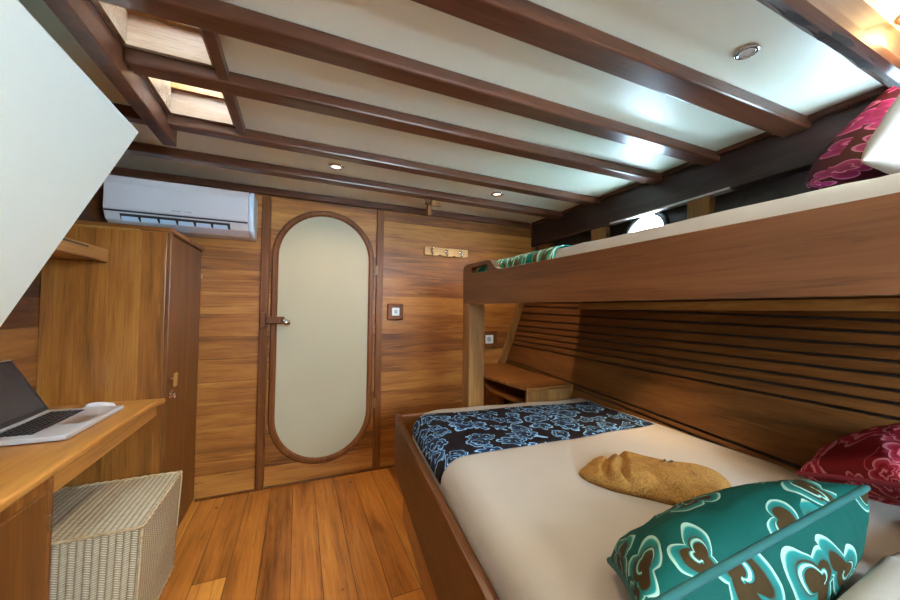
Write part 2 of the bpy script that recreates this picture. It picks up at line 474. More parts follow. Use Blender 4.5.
# slatted lining
gaps = [((2.72, 1.29), (.444, 1.231)), ((2.692, 1.225), (.441, 1.19)), ((2.659, 1.161), (.438, 1.145)), ((2.629, 1.107), (.434, 1.10)),
        ((2.605, 1.063), (.431, 1.057)), ((2.581, 1.02), (.428, 1.012)), ((2.558, .977), (.425, .973)), ((2.535, .936), (.422, .930)),
        ((1.731, .762), (.594, .713)), ((1.649, .735), (.619, .686))]
def gz(g, y):
    (ya, za), (yb, zb) = g
    return zb + (za - zb) * (y - yb) / (ya - yb)
b = BM()
edges = [lambda y: 1.40] + [lambda y, g=g: gz(g, y) for g in gaps] + [lambda y: .40]
yy = [YN + .01 + i * (2.705 - YN) / 24 for i in range(25)]
for i in range(len(edges) - 1):
    ring = []
    for y in yy:
        zt = edges[i](y) - .0055; zb = edges[i + 1](y) + .0055
        ring.append([(hx(y, zt) + .001, y, zt), (hx(y, zt) - .012, y, zt), (hx(y, zb) - .012, y, zb), (hx(y, zb) + .001, y, zb)])
    vs = [[b.verts.new(p) for p in r] for r in ring]
    for A, B in zip(vs, vs[1:]):
        for k in range(4): b.faces.new((A[k], A[(k + 1) % 4], B[(k + 1) % 4], B[k]))
    b.faces.new(vs[0]); b.faces.new(vs[-1][::-1])
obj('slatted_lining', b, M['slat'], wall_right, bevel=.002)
# curved trim where hull meets back wall
b = BM()
zz = [.76 + .05 * i for i in range(17)]
for za, zb in zip(zz, zz[1:]):
    xa, xb = hx(YW, za), hx(YW, zb)
    hexa(b, [(xa - .075, 2.685, za), (xa - .008, 2.685, za), (xa - .008, 2.719, za), (xa - .075, 2.719, za),
             (xb - .075, 2.685, zb), (xb - .008, 2.685, zb), (xb - .008, 2.719, zb), (xb - .075, 2.719, zb)])
bmesh.ops.remove_doubles(b, verts=b.verts[:], dist=1e-5)
struct('trim_3', b, M['post'])
# dark cornice on back wall
struct('trim_1', box(BM(), XL, 2.0, 2.675, 2.719, 2.032, 2.079), M['beam'], bevel=.006)
b = BM(); box(b, XL + .46, 2.0, 2.70, 2.719, 0, .012)
struct('baseboard_back', b, M['ring'], bevel=.003)
# golden ledger under bunk along hull
b = BM()
for ya, yb in zip(yy, yy[1:]):
    if yb > 1.98: continue
    za, zb = 1.262, 1.305
    xa = [hx(y, za) - .012 for y in (ya, yb)]
    hexa(b, [(xa[0] - .035, ya, za), (xa[0], ya, za), (xa[1], yb, za), (xa[1] - .035, yb, za),
             (xa[0] - .035, ya, zb), (xa[0], ya, zb), (xa[1], yb, zb), (xa[1] - .035, yb, zb)])
bmesh.ops.remove_doubles(b, verts=b.verts[:], dist=1e-5)
LEDGER = b

# portholes, the seen one and the added ones
def rot_hull(bm, q):
    k = (hx(q, 1.9) - hx(q, 1.6)) / .3
    bmesh.ops.rotate(bm, cent=(hx(q, 1.745), q, 1.745), matrix=Matrix.Rotation(math.atan(k), 3, 'Y'), verts=bm.verts[:])
for i_, q in enumerate(PORTS):
    w = bpy.data.objects.new('window_%d' % (i_ + 1), None); COL.objects.link(w); w['kind'] = 'structure'
    w.location = (hx(q, 1.745), q, 1.745)
    b = BM(); lathe(b, [(.124, .006), (.124, -.004), (.132, -.014), (.150, -.014), (.162, -.004), (.162, .033)], (hx(q, 1.745), q, 1.745), 'X', 40); rot_hull(b, q)
    obj('window_frame', b, M['iron'], w, smooth=True)
    b = BM(); lathe(b, [(.1245, -.002), (.1245, .005)], (hx(q, 1.745), q, 1.745), 'X', 40, closed=False); rot_hull(b, q)
    obj('window_pane', b, M['glass'], w)

# ------------------------------------------------------------------ door
door = bpy.data.objects.new('door_1', None); COL.objects.link(door); door['kind'] = 'structure'
door.location = (.18, 2.71, 0)
DX, DR = .1805, .3135
def stadium(r, z0, z1, n=24):
    c0, c1 = z0 + r, z1 - r
    p = [(DX + r * math.cos(t), c1 + r * math.sin(t)) for t in [PI * k / n for k in range(n + 1)]]
    p += [(DX - r * math.cos(t), c0 - r * math.sin(t)) for t in [PI * k / n for k in range(n + 1)]]
    return p
obj('door_leaf', box(BM(), -.188, .552, 2.708, 2.7195, .02, 2.03), M['wallwood'], door, bevel=.002)
for x0, x1, nm in ((-.243, -.191, 'door_post'), (.555, .607, 'door_post')):
    obj(nm, box(BM(), x0, x1, 2.698, 2.7195, .0, 2.032), M['ring'], door, bevel=.004)
b = BM(); prism(b, [(x, 2.7035, z) for x, z in stadium(DR + .01, .153, 1.936)], (0, .006, 0))
obj('door_panel', b, M['doorcream'], door, label='cream painted oval panel')
# ring
b = BM()
I, O = stadium(DR, .163, 1.926), stadium(DR + .043, .12, 1.969)
Mi = stadium(DR + .012, .151, 1.938); Mo = stadium(DR + .034, .129, 1.96)
lay = [[(x, 2.708, z) for x, z in I], [(x, 2.698, z) for x, z in I], [(x, 2.688, z) for x, z in Mi], [(x, 2.688, z) for x, z in Mo], [(x, 2.697, z) for x, z in O], [(x, 2.708, z) for x, z in O]]
rg = [[b.verts.new(p) for p in L] for L in lay]
n_ = len(I)
for A, B in zip(rg, rg[1:] + rg[:1]):
    for k in range(n_): b.faces.new((A[k], A[(k + 1) % n_], B[(k + 1) % n_], B[k]))
obj('oval_moulding', b, M['ring'], door)
# latch
obj('latch_plate', box(BM(), -.236, -.196, 2.668, 2.698, 1.11, 1.215), M['ring'], door, bevel=.005)
b = BM(); box(b, -.20, -.085, 2.650, 2.690, 1.136, 1.186)
lb = obj('latch_bolt', b, M['ring'], door, bevel=.006)
b = BM(); tube(b, [(-.10, 2.665, 1.165), (-.085, 2.64, 1.155), (-.062, 2.64, 1.14), (-.055, 2.66, 1.135)], [.014, .018, .022, .008], 12)
obj('door_handle', b, M['chrome'], door, smooth=True, label='steel pull')
obj('keyhole_plate', box(BM(), -.198, -.155, 2.651, 2.656, 1.155, 1.175), M['brass'], door, bevel=.002)
for z in (1.55, .52):
    b = BM(); box(b, .548, .560, 2.692, 2.700, z - .035, z + .035); cyl(b, (.554, 2.692, z - .035), (.554, 2.692, z + .035), .005, 10)
    obj('hinge', b, M['brass'], door)

# ------------------------------------------------------------------ ceiling beams
def beam(x0, n0, f0, x1, n1, f1, zb, label, zt=ZC, mat='beam', lip=.0):
    b = BM()
    hexa(b, [(x0, n0, zb), (x1, n1, zb), (x1, f1, zb), (x0, f0, zb), (x0, n0, zt), (x1, n1, zt), (x1, f1, zt), (x0, f0, zt)])
    o = obj('ceiling_beam', b, M[mat], bevel=.009, origin=((x0 + x1) / 2, (n0 + f0) / 2, zt), seg=3)
    return tag(o, label, 'beam', 'dark beams across the ceiling')
BZ = 2.032
beam(XL, 2.215, 2.285, 2.02, 2.245, 2.325, BZ, 'dark wooden ceiling beam closest to the back wall, above the air conditioner')
beam(XL, 1.825, 1.885, 2.02, 1.845, 1.92, BZ, 'dark wooden ceiling beam along the far end of the skylight')
beam(HX0, 1.41, 1.487, 2.02, 1.36, 1.44, BZ, 'dark wooden ceiling beam crossing between the two skylight openings')
beam(HX0, 1.09, 1.168, 2.0, 1.05, 1.13, BZ, 'dark wooden ceiling beam along the near end of the skylight')
beam(HX0, .77, .845, 1.97, .70, .80, BZ, 'thick dark ceiling beam nearest the single downlight, scuffed at its hull end')
# raw-edged timber
b = BM()
pts = []
nseg = 26
rows = []
for i in range(nseg + 1):
    x = -1.04 + 2.98 * i / nseg
    w1 = .012 * mnoise.noise((x * 5, 0, 0)) + .006 * mnoise.noise((x * 14, 2, 0))
    rows.append([(x, .475 + w1, 2.079), (x, .462 + w1, 2.03), (x, .425 + w1 * .6, 1.985), (x, .41, 1.978), (x, .388, 1.982), (x, .38, 2.0), (x, .378, 2.079)])
V = grid_surface(b, rows)
for i in range(nseg): b.faces.new((V[i][0], V[i + 1][0], V[i + 1][6], V[i][6]))
b.faces.new(V[0]); b.faces.new(V[-1][::-1])
o = obj('ceiling_beam', b, M['rawbeam'], smooth=False, origin=(.5, .3, 2.08))
tag(o, 'broad raw-edged brown timber beam lit gold above the upper red cushion', 'beam', 'dark beams across the ceiling')
b = BM()
rows = []
for i in range(nseg * 3 + 1):
    x = .55 + 1.38 * i / (nseg * 3)
    w1 = .012 * mnoise.noise((x * 5, 0, 0)) + .006 * mnoise.noise((x * 14, 2, 0))
    t = max(0, min(1, .5 + 1.6 * mnoise.noise((x * 6.5, 7, 1)))) * .026
    rows.append([(x, .444 + w1 * .8 - .012 + t * .3, 2.000 - t * .2), (x, .432 + w1 * .7 + t * .1, 1.992 - t * .3), (x, .420 + w1 * .6 - t * .3, 1.983 - t * .2), (x, .413 + w1 * .6 - t * .6, 1.981 - t * .1)])
grid_surface(b, rows)
sb = obj('bark_edge', b, M['bark'], o, label='strip of dark bark left on the edge')
so = sb.modifiers.new('s', 'SOLIDIFY'); so.thickness = .006

# long clamp beam along the hull
b = BM()
def cx_(y): return 2.025 - .04 * (2.72 - y)
hexa(b, [(cx_(YN), YN, 1.885), (cx_(YN) + .07, YN, 1.885), (cx_(2.7) + .07, 2.7, 1.855), (cx_(2.7), 2.7, 1.855),
         (cx_(YN) + .015, YN, 2.079), (cx_(YN) + .16, YN, 2.079), (cx_(2.7) + .13, 2.7, 2.079), (cx_(2.7) + .015, 2.7, 2.079)])
o = obj('hull_beam', b, M['darkbeam'], bevel=.008, origin=(1.96, .8, 2.07))
tag(o, 'long nearly black beam running along the hull under the ceiling edge', 'beam')
# its small brown strip at the ceiling
b = BM()
hexa(b, [(cx_(YN) - .012, YN, 2.058), (cx_(YN) + .02, YN, 2.058), (cx_(2.67) + .02, 2.67, 2.058), (cx_(2.67) - .012, 2.67, 2.058),
         (cx_(YN) - .012, YN, 2.0795), (cx_(YN) + .02, YN, 2.0795), (cx_(2.67) + .02, 2.67, 2.0795), (cx_(2.67) - .012, 2.67, 2.0795)])
obj('cover_strip', b, M['beam'], o)
b = BM()
hexa(b, [(cx_(1.0) - .003, 1.0, 1.868), (cx_(1.0) + .05, 1.0, 1.868), (cx_(1.75) + .05, 1.75, 1.862), (cx_(1.75) - .003, 1.75, 1.862),
         (cx_(1.0) - .003, 1.0, 1.878), (cx_(1.0) + .05, 1.0, 1.878), (cx_(1.75) + .05, 1.75, 1.872), (cx_(1.75) - .003, 1.75, 1.872)])
obj('painted_strip', b, M['plastic'], o, label='flaking white strip under the beam')

# frame blocks
def fblock(y0, y1, z0, z1, label):
    b = BM(); x = cx_(y0)
    xb = hx(y0, z0) + .006
    box(b, x + .005, max(xb, x + .06), y0, y1, z0, z1)
    o = obj('frame_block', b, M['post'], bevel=.004, origin=(x + .03, (y0 + y1) / 2, z0))
    return tag(o, label, 'block', 'wooden blocks above the upper bunk')
fblock(2.43, 2.57, 1.40, 1.852, 'short wooden frame block standing nearest the back wall above the folded blanket')
fb = fblock(1.80, 1.93, 1.40, 1.858, 'light orange wooden frame block just beyond the porthole')
cyl(b := BM(), (cx_(1.8) + .03, 1.797, 1.80), (cx_(1.8) + .03, 1.803, 1.80), .012, 16)
obj('bolt_hole', b, M['dark'], fb)
fblock(1.10, 1.215, 1.40, 1.868, 'brown wooden frame block between the porthole and the upper cushions')

# ------------------------------------------------------------------ skylight
sk = thing('skylight', (-.42, 1.5, 2.05), 'lit wooden skylight well with two openings beside the sloping white panel', 'skylight')
b = BM(); box(b, -.582, HX0, -.3, 1.955, 1.982, 2.079)
obj('side_beam', b, M['beam'], sk, bevel=.006)
b = BM(); box(b, HX1, HX1 + .032, 1.165, 1.825, 2.040, 2.079)
obj('side_trim', b, M['beam'], sk, bevel=.004)
ZT = 2.36
for (ya, yb) in HY:
    b = BM(); e_ = .002; w_ = .016
    box(b, HX0 + e_, HX0 + w_, ya + e_, yb - e_, ZC - .006, ZT)
    box(b, HX1 - w_, HX1 - e_, ya + e_, yb - e_, ZC - .006, ZT)
    box(b, HX0 + w_, HX1 - w_, yb - w_, yb - e_, ZC - .006, ZT); box(b, HX0 + w_, HX1 - w_, ya + e_, ya + w_, ZC - .006, ZT)
    c = obj('coaming', b, M['hatchw'], sk)
    b = BM(); box(b, HX0 + e_, HX1 - e_, ya + e_, yb - e_, ZT + .001, ZT + .008)
    obj('skylight_pane', b, M['glass'], c)
    b = BM()
    zr = 2.175
    box(b, HX0 + w_, HX1 - w_, yb - .034, yb - w_ - .001, zr, ZT - .002)
    obj('pane_rim', b, M['gold'], c)

# ------------------------------------------------------------------ downlights
def downlight(x, y, label, k=1.0, bulb='bulb'):
    t = thing('downlight', (x, y, ZC), label, 'ceiling light', 'recessed ceiling lights')
    b = BM(); lathe(b, [(.028 * k, -.001), (.044 * k, -.001), (.046 * k, -.005), (.040 * k, -.009), (.031 * k, -.009), (.027 * k, -.004)], (x, y, ZC), 'Z', 32)
    obj('trim_ring', b, M['chrome'], t, smooth=True)
    b = BM(); lathe(b, [(.029 * k, -.0008), (.029 * k, -.0035), (.012 * k, -.0045)], (x, y, ZC), 'Z', 24, closed=False)
    obj('lamp_bulb', b, M[bulb], t, smooth=True)
downlight(.185, 2.10, 'small round chrome downlight in the ceiling above the oval door')
downlight(1.28, 2.10, 'small round chrome downlight in the ceiling above the coat hooks and bunk end')
downlight(1.54, .325, 'glowing downlight between the raw-edged timber and the top bunk pillows')
downlight(1.28, .605, 'unlit round chrome downlight in the ceiling panel just beyond the broad raw-edged timber', .74, 'bulb_out')

# ------------------------------------------------------------------ air conditioner
ac = thing('air_conditioner', (-.63, 2.71, 1.70), 'white split air conditioner high on the back wall over the wardrobe', 'air conditioner')
X0, X1 = -1.0, -.30
pr = [(2.715, 1.985), (2.56, 1.99), (2.515, 1.975), (2.50, 1.93), (2.498, 1.80), (2.505, 1.775), (2.53, 1.735), (2.60, 1.705), (2.715, 1.70)]
b = BM(); prism(b, [(X0, y, z) for y, z in pr], (X1 - X0, 0, 0)); obj('body', b, M['plastic'], ac, bevel=.006)
pc = [(y - (.004 if y < 2.7 else 0), z) for y, z in pr]
b = BM(); prism(b, [(X1, y, z) for y, z in pc], (.028, 0, 0)); obj('side_cap', b, M['plastic_blue'], ac, bevel=.008, label='bluish white side cap')
b = BM(); prism(b, [(X0 + .004, y, z) for y, z in [(2.555, 1.9925), (2.512, 1.978), (2.494, 1.93), (2.491, 1.787), (2.497, 1.785), (2.502, 1.93), (2.52, 1.97), (2.56, 1.987)]], (X1 - X0 - .006, 0, 0))
obj('front_panel', b, M['plastic'], ac, bevel=.003)
b = BM(); box(b, X0 + .005, X1 - .005, 2.500, 2.52, 1.776, 1.785); obj('panel_gap', b, M['dark'], ac)
# outlet slot + louvres
b = BM(); hexa(b, [(X0 + .07, 2.5305, 1.734), (X1 - .10, 2.5305, 1.734), (X1 - .10, 2.54, 1.74), (X0 + .07, 2.54, 1.74), (X0 + .07, 2.508, 1.768), (X1 - .10, 2.508, 1.768), (X1 - .10, 2.52, 1.772), (X0 + .07, 2.52, 1.772)])
obj('outlet', b, M['dark'], ac)
for i in range(6):
    xa = X0 + .075 + i * .087
    b = BM(); hexa(b, [(xa, 2.524, 1.731), (xa + .078, 2.524, 1.731), (xa + .078, 2.530, 1.733), (xa, 2.530, 1.733), (xa + .004, 2.505, 1.752), (xa + .074, 2.505, 1.752), (xa + .074, 2.512, 1.754), (xa + .004, 2.512, 1.754)])
    obj('louvre', b, M['plastic_blue'], ac)
b = BM(); lathe(b, [(.010, 0), (.010, -.006), (.004, -.008)], (X0 + .335, 2.504, 1.756), 'Y', 16, closed=False); obj('louvre_motor', b, M['dark'], ac)
b = BM()
xx = -.690
for wd in (.012, .010, .012, .009, .0, .011, .012, .010):
    if wd:
        box(b, xx, xx + wd * .8, 2.4902, 2.4915, 1.803, 1.806); box(b, xx, xx + .003, 2.4902, 2.4915, 1.803, 1.811); box(b, xx + wd * .55, xx + wd * .8, 2.4902, 2.4915, 1.803, 1.810)
    xx += .0125
obj('maker_mark', b, M['grey'], ac, label='tiny grey lettering')

# ------------------------------------------------------------------ wardrobe
wd = thing('wardrobe', (-.81, 2.41, 0), 'tall teak wardrobe in the corner below the air conditioner', 'cabinet')
XC, YC = -.58, 2.11
b = BM(); box(b, XL + .002, XC - .018, YC, YW - .002, 0, 1.612); obj('carcass', b, M['teakZ'], wd, bevel=.003)
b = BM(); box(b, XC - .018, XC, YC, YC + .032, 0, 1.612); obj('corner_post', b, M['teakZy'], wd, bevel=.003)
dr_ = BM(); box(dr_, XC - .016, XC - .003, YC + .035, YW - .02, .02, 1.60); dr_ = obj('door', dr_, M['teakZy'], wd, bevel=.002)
b = BM(); box(b, XL + .002, XC + .006, YC - .006, YW - .002, 1.612, 1.636); obj('top_board', b, M['teakX'], wd, bevel=.006)
b = BM(); box(b, XL + .002, -.70, YC - .012, YC - .0061, 1.604, 1.616); obj('edge_strip', b, M['gold'], wd, bevel=.004)
b = BM(); tube(b, [(XC - .002, 2.165, .885), (XC + .022, 2.165, .885)], .008, 12); box(b, XC + .012, XC + .030, 2.150, 2.180, .845, .912)
obj('turn_button', b, M['gold'], wd, bevel=.006, label='pale wooden turn button')
b = BM(); box(b, XC - .001, XC + .004, 2.14, 2.19, .79, .825); cyl(b, (XC + .004, 2.165, .808), (XC + .02, 2.165, .808), .008, 12); tube(b, [(XC + .018, 2.165 + .012 * math.cos(t), .797 + .012 * math.sin(t)) for t in [2 * PI * k / 14 for k in range(14)]], .0022, 6, True)
obj('lock', b, M['chrome'], wd, label='small steel lock with a key')
b = BM(); box(b, XC - .002, XC + .003, 2.700, 2.708, 1.43, 1.46); obj('hinge', b, M['brass'], wd)

# shelf rail
t = thing('wall_shelf', (-.93, 1.8, 1.45), 'narrow teak shelf with a slotted lip butting against the wardrobe side', 'shelf')
b = BM(); box(b, XL + .002, -.825, 1.505, 2.109, 1.455, 1.475); obj('shelf_board', b, M['teakY'], t, bevel=.003)
b = BM(); box(b, -.825, -.811, 1.505, 2.103, 1.448, 1.508); fl = obj('lip', b, M['gold'], t, bevel=.005)
b = BM(); box(b, -.8115, -.8104, 1.52, 1.93, 1.492, 1.499); obj('slot', b, M['dark'], fl)

# ------------------------------------------------------------------ desk
dk = thing('desk', (-.82, .8, 0), 'long built-in teak desk with a pedestal cupboard along the port wall under the laptop', 'desk')
dk['label'] = 'long built-in teak desk with pedestal cupboard holding the laptop'
ZD = .804
b = BM()
pl = [(XL + .002, YN + .2), (-.60, YN + .2), (-.602, 1.96), (-.594, 2.04), (-.578, 2.105), (XL + .002, 2.105)]
prism(b, [(x, y, ZD - .026) for x, y in pl], (0, 0, .026)); obj('desktop', b, M['teakY'], dk, bevel=.009, seg=4)
b = BM(); box(b, -.628, -.612, 1.325, 2.10, .722, ZD - .027); obj('apron', b, M['teakY'], dk, bevel=.003)
b = BM(); box(b, XL + .002, -.615, YN + .2, 1.31, 0, ZD - .027); obj('pedestal', b, M['teakZ'], dk, bevel=.002)
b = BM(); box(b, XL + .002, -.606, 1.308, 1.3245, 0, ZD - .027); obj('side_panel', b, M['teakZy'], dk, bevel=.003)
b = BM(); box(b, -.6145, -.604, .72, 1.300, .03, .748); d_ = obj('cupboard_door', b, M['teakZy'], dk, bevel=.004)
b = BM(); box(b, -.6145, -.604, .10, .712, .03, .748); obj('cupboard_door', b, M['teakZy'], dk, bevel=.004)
for z in (.66, .12):
    b = BM(); cyl(b, (-.603, 1.303, z - .02), (-.603, 1.303, z + .02), .004, 10); obj('hinge', b, M['brass'], dk)

# laptop
lp = thing('laptop', (-.80, 1.74, ZD), 'open silver laptop with a black screen and black keys on the desk', 'laptop')
def lpt(u, v, h):     # u along the wall 0..1 (near to far), v from hinge 0 to front 1
    P = Vector((-.905, 1.555, ZD)).lerp(Vector((-.912, 1.945, ZD)), u)
    Q = Vector((-.683, 1.546, ZD)).lerp(Vector((-.673, 1.925, ZD)), u)
    p = P.lerp(Q, v); p.z = ZD + h; return p
def lbox(bm, u0, u1, v0, v1, h0, h1):
    return hexa(bm, [lpt(u0, v0, h0), lpt(u1, v0, h0), lpt(u1, v1, h0), lpt(u0, v1, h0), lpt(u0, v0, h1), lpt(u1, v0, h1), lpt(u1, v1, h1), lpt(u0, v1, h1)])
bs = obj('base', lbox(BM(), 0, 1, 0, 1, .003, .020), M['silver'], lp, bevel=.004, seg=3)
obj('keyboard_tray', lbox(BM(), .10, .90, .10, .56, .0201, .0206), M['alu'], bs)
b = BM()
for r in range(6):
    nk = 14
    for k in range(nk):
        if r == 5 and 3 <= k <= 7:
            if k == 3: lbox(b, .105 + .79 * 3 / nk, .105 + .79 * 8 / nk - .006, .105 + .45 * r / 6, .105 + .45 * (r + 1) / 6 - .012, .0206, .0225)
            continue
        lbox(b, .105 + .79 * k / nk, .105 + .79 * (k + 1) / nk - .014, .105 + .45 * r / 6, .105 + .45 * (r + 1) / 6 - .020, .0206, .0225)
obj('keys', b, M['key'], bs)
obj('touchpad', lbox(BM(), .36, .64, .63, .94, .0201, .0204), M['alu'], bs, label='smooth grey touchpad')
# lid
LU = Vector((-.098, -.012, .222)).normalized()
def lid(u, h, d):
    p = lpt(u, 0, .018); p = p + LU * (h * .235) + Vector((.92, 0, .4)).normalized() * d + Vector((0, -.03 * h * (1 if u > .5 else 1), 0))
    return p
def lidbox(bm, u0, u1, h0, h1, d0, d1):
    return hexa(bm, [lid(u0, h0, d0), lid(u1, h0, d0), lid(u1, h0, d1), lid(u0, h0, d1), lid(u0, h1, d0), lid(u1, h1, d0), lid(u1, h1, d1), lid(u0, h1, d1)])
ld = obj('lid', lidbox(BM(), 0, 1, .0, 1, -.008, 0), M['silver'], lp, bevel=.003)
obj('bezel', lidbox(BM(), .012, .988, .02, .985, .0002, .001), M['key'], ld)
obj('display', lidbox(BM(), .045, .955, .09, .95, .0011, .0016), M['screen'], ld)
# mouse
b = BM()
rows = []
for i in range(13):
    t = -1 + 2 * i / 12; wv = math.sqrt(max(0, 1 - t * t)) ** .7
    rows.append([(-.775 + .056 * t, 1.982 + .030 * wv * math.cos(PI * k / 8) , ZD + .002 + .026 * wv * math.sin(PI * k / 8) * (1 - .2 * t)) for k in range(9)])
V = grid_surface(b, rows)
for i in range(12): b.faces.new((V[i][0], V[i + 1][0], V[i + 1][8], V[i][8]))
bmesh.ops.remove_doubles(b, verts=b.verts[:], dist=1e-5)
tag(obj('computer_mouse', b, M['plastic'], smooth=True, origin=(-.775, 1.982, ZD)), 'smooth white computer mouse behind the laptop corner', 'mouse')

# ------------------------------------------------------------------ wicker stool
st = thing('wicker_stool', (-.72, 1.83, 0), 'cube-shaped woven wicker stool pushed under the desk', 'stool')
def wface(bm, p00, p10, p11, p01, nu=10, nv=10, bulge=0, nrm=(0, 0, 1)):
    p00, p10, p11, p01 = map(Vector, (p00, p10, p11, p01)); nrm = Vector(nrm)
    rows, uvs = [], []
    for i in range(nv + 1):
        r, u_ = [], []
        for j in range(nu + 1):
            a, c = j / nu, i / nv
            p = p00.lerp(p10, a).lerp(p01.lerp(p11, a), c) + nrm * bulge * (1 - (2 * a - 1) ** 2) * (1 - (2 * c - 1) ** 2)
            r.append(p); u_.append((a * (p10 - p00).length, c * (p01 - p00).length))
        rows.append(r); uvs.append(u_)
    grid_surface(bm, rows, uvs)
sx0, sx1, sy0, sy1, sz = -.965, -.497, 1.605, 2.065, .45
tp = [(sx0, sy0, sz), (sx1, sy0, sz), (sx1, sy1, sz), (sx0, sy1, sz)]
bt = [(sx0 + .01, sy0 + .012, .012), (sx1 - .02, sy0 + .012, .012), (sx1 - .02, sy1 - .012, .012), (sx0 + .01, sy1 - .012, .012)]
b = BM()
for k, nr in ((0, (0, -1, 0)), (1, (1, 0, 0)), (2, (0, 1, 0)), (3, (-1, 0, 0))):
    k2 = (k + 1) % 4
    wface(b, bt[k], bt[k2], tp[k2], tp[k], bulge=.004, nrm=nr)
bmesh.ops.remove_doubles(b, verts=b.verts[:], dist=1e-5)
obj('woven_sides', b, M['wicker'], st, smooth=False)
b = BM(); wface(b, tp[0], tp[1], tp[2], tp[3], bulge=.006); obj('seat', b, M['wicker'], st)
b = BM()
def braid(bm, P, r=.008):
    L = []
    P = [Vector(p) for p in P]
    for i in range(len(P)):
        a, c = P[i], P[(i + 1) % len(P)]
        m = max(2, int((c - a).length / .02))
        for k in range(m): L.append(a.lerp(c, k / m))
    for phs in (0, PI):
        Q = []
        for i, p in enumerate(L):
            s = math.sin(i * 1.9 + phs) * .0035
            Q.append(p + Vector((s, s, math.cos(i * 1.9 + phs) * .0035)))
        tube(bm, Q, r * .75, 6, True)
braid(b, tp, .0065); obj('braided_rim', b, M['wickrim'], st, smooth=True)
b = BM(); braid(b, bt, .007); obj('base_rim', b, M['wickrim'], st, smooth=True)
for (p, q) in zip(bt, tp):
    b = BM(); tube(b, [p, q], .004, 8); obj('corner_cane', b, M['wickrim'], st, smooth=True)

# ------------------------------------------------------------------ lower bed
bd = thing('bed_platform', (.9, .95, 0), 'wide teak bed box with a raised side board under the lower mattress', 'bed')
def xr(y): return .325 + .1095 * y          # outer face of the side board
b = BM()
ys = [-.25 + i * 2.30 / 40 for i in range(41)]
def topz(y):
    k = max(0, min(1, (y - 1.90) / .09)); k = k * k * (3 - 2 * k)
    return .60 + .018 * k
vs = []
for y in ys:
    x = xr(y); z1 = topz(y)
    vs.append([b.verts.new(p) for p in ((x, y, .285), (x + .032, y, .285), (x + .032, y, z1), (x, y, z1))])
for A, B in zip(vs, vs[1:]):
    for k in range(4): b.faces.new((A[k], A[(k + 1) % 4], B[(k + 1) % 4], B[k]))
b.faces.new(vs[0]); b.faces.new(vs[-1][::-1])
obj('side_board', b, M['railY'], bd, bevel=.006)
b = BM(); hexa(b, [(xr(2.05) + .033, 2.018, .285), (1.25, 1.96, .285), (1.25, 1.985, .285), (xr(2.05) + .033, 2.05, .285), (xr(2.05) + .033, 2.018, .612), (1.25, 1.96, .612), (1.25, 1.985, .612), (xr(2.05) + .033, 2.05, .612)])
obj('foot_board', b, M['teakX'], bd, bevel=.005)
b = BM(); hexa(b, [(xr(-.25) + .04, -.25, 0), (1.30, -.25, 0), (1.30, 1.95, 0), (xr(2.0) + .055, 2.02, 0), (xr(-.25) + .04, -.25, .42), (1.30, -.25, .42), (1.30, 1.95, .42), (xr(2.0) + .055, 2.02, .42)])
obj('base_box', b, M['teakY'], bd)

ZM = .70
def yfoot(x): return 1.865 - .105 * (x - .55)
def ease(d, r):
    if d >= r: return 0.0
    d = max(d, 0); return r - math.sqrt(max(0, r * r - (r - d) ** 2))
def matt_z(x, y, a, t):
    dl = a; df = t
    r = .085
    # rounded corner: combine distances
    if dl < .2 and df < .2:
        d = .2 - math.hypot(.2 - dl, .2 - df)
    else: d = min(dl, df)
    z = ZM - ease(d, r)
    z += .006 * mnoise.noise((x * 4, y * 5, .3)) + .006 * max(0, 1 - y) * mnoise.noise((x * 3 + y * 5, x * 9 - y * 4, 2.2)) + .0025 * mnoise.noise((x * 11, y * 6, 4)) * (1 if y < 1.0 else .4)
    return z
def matt_point(a, t, lift=0.0, grow=0.0):
    """a metres from left edge, t metres from foot edge"""
    W = 1.25
    y0 = 1.85
    y = y0 - t
    xl = xr(y) + .036
    x = xl + a
    y = yfoot(x) - t
    dl, df = a, t
    if dl < .2 and df < .2:
        q = math.hypot(.2 - dl, .2 - df)
        if q > .2:      # outside the rounded corner: pull in
            s = .2 / q
            dl = .2 - (.2 - dl) * s; df = .2 - (.2 - df) * s
            yy_ = 1.85 - df; x = xr(yy_) + .036 + dl; y = yfoot(x) - df
    z = matt_z(x, y, dl, df) + lift
    return Vector((x - grow * (1 if a < .05 else 0), y, z))
def sheet_mesh(a_list, t_list, lift, skirt=None, uvscale=1.0, grow=0.0):
    b = BM(); rows, uvs = [], []
    for a in a_list:
        r, u_ = [], []
        for t in t_list:
            r.append(matt_point(a, t, lift, grow)); u_.append((a, t))
        rows.append(r); uvs.append(u_)
    grid_surface(b, rows, uvs)
    return b, rows
al = [0, .003, .01, .02, .035, .055, .075, .10, .13, .16, .2] + [.2 + i * .03 for i in range(1, 35)]
tl = [0, .003, .01, .02, .035, .055, .075, .10, .13, .16, .2] + [.2 + i * .03 for i in range(1, 64)]
al2 = [a for a in al if a < 1.21]
b = BM()
rows = []
for a in al2:
    rows.append([matt_point(a, t) for t in tl])
# stretch the last columns to the hull
for j, t in enumerate(tl):
    p = rows[-1][j]
V = grid_surface(b, rows)
def skirt(bm, V, zb):
    top = [V[i][-1] for i in range(len(V) - 1, -1, -1)]
    loop = [V[i][0] for i in range(len(V))] + V[-1][1:] + [V[i][-1] for i in range(len(V) - 2, -1, -1)] + V[0][-2:0:-1]
    low = [bm.verts.new((v.co.x, v.co.y, zb)) for v in loop]
    n = len(loop)
    for i in range(n): bm.faces.new((loop[i], low[i], low[(i + 1) % n], loop[(i + 1) % n]))
    bm.faces.new(low)
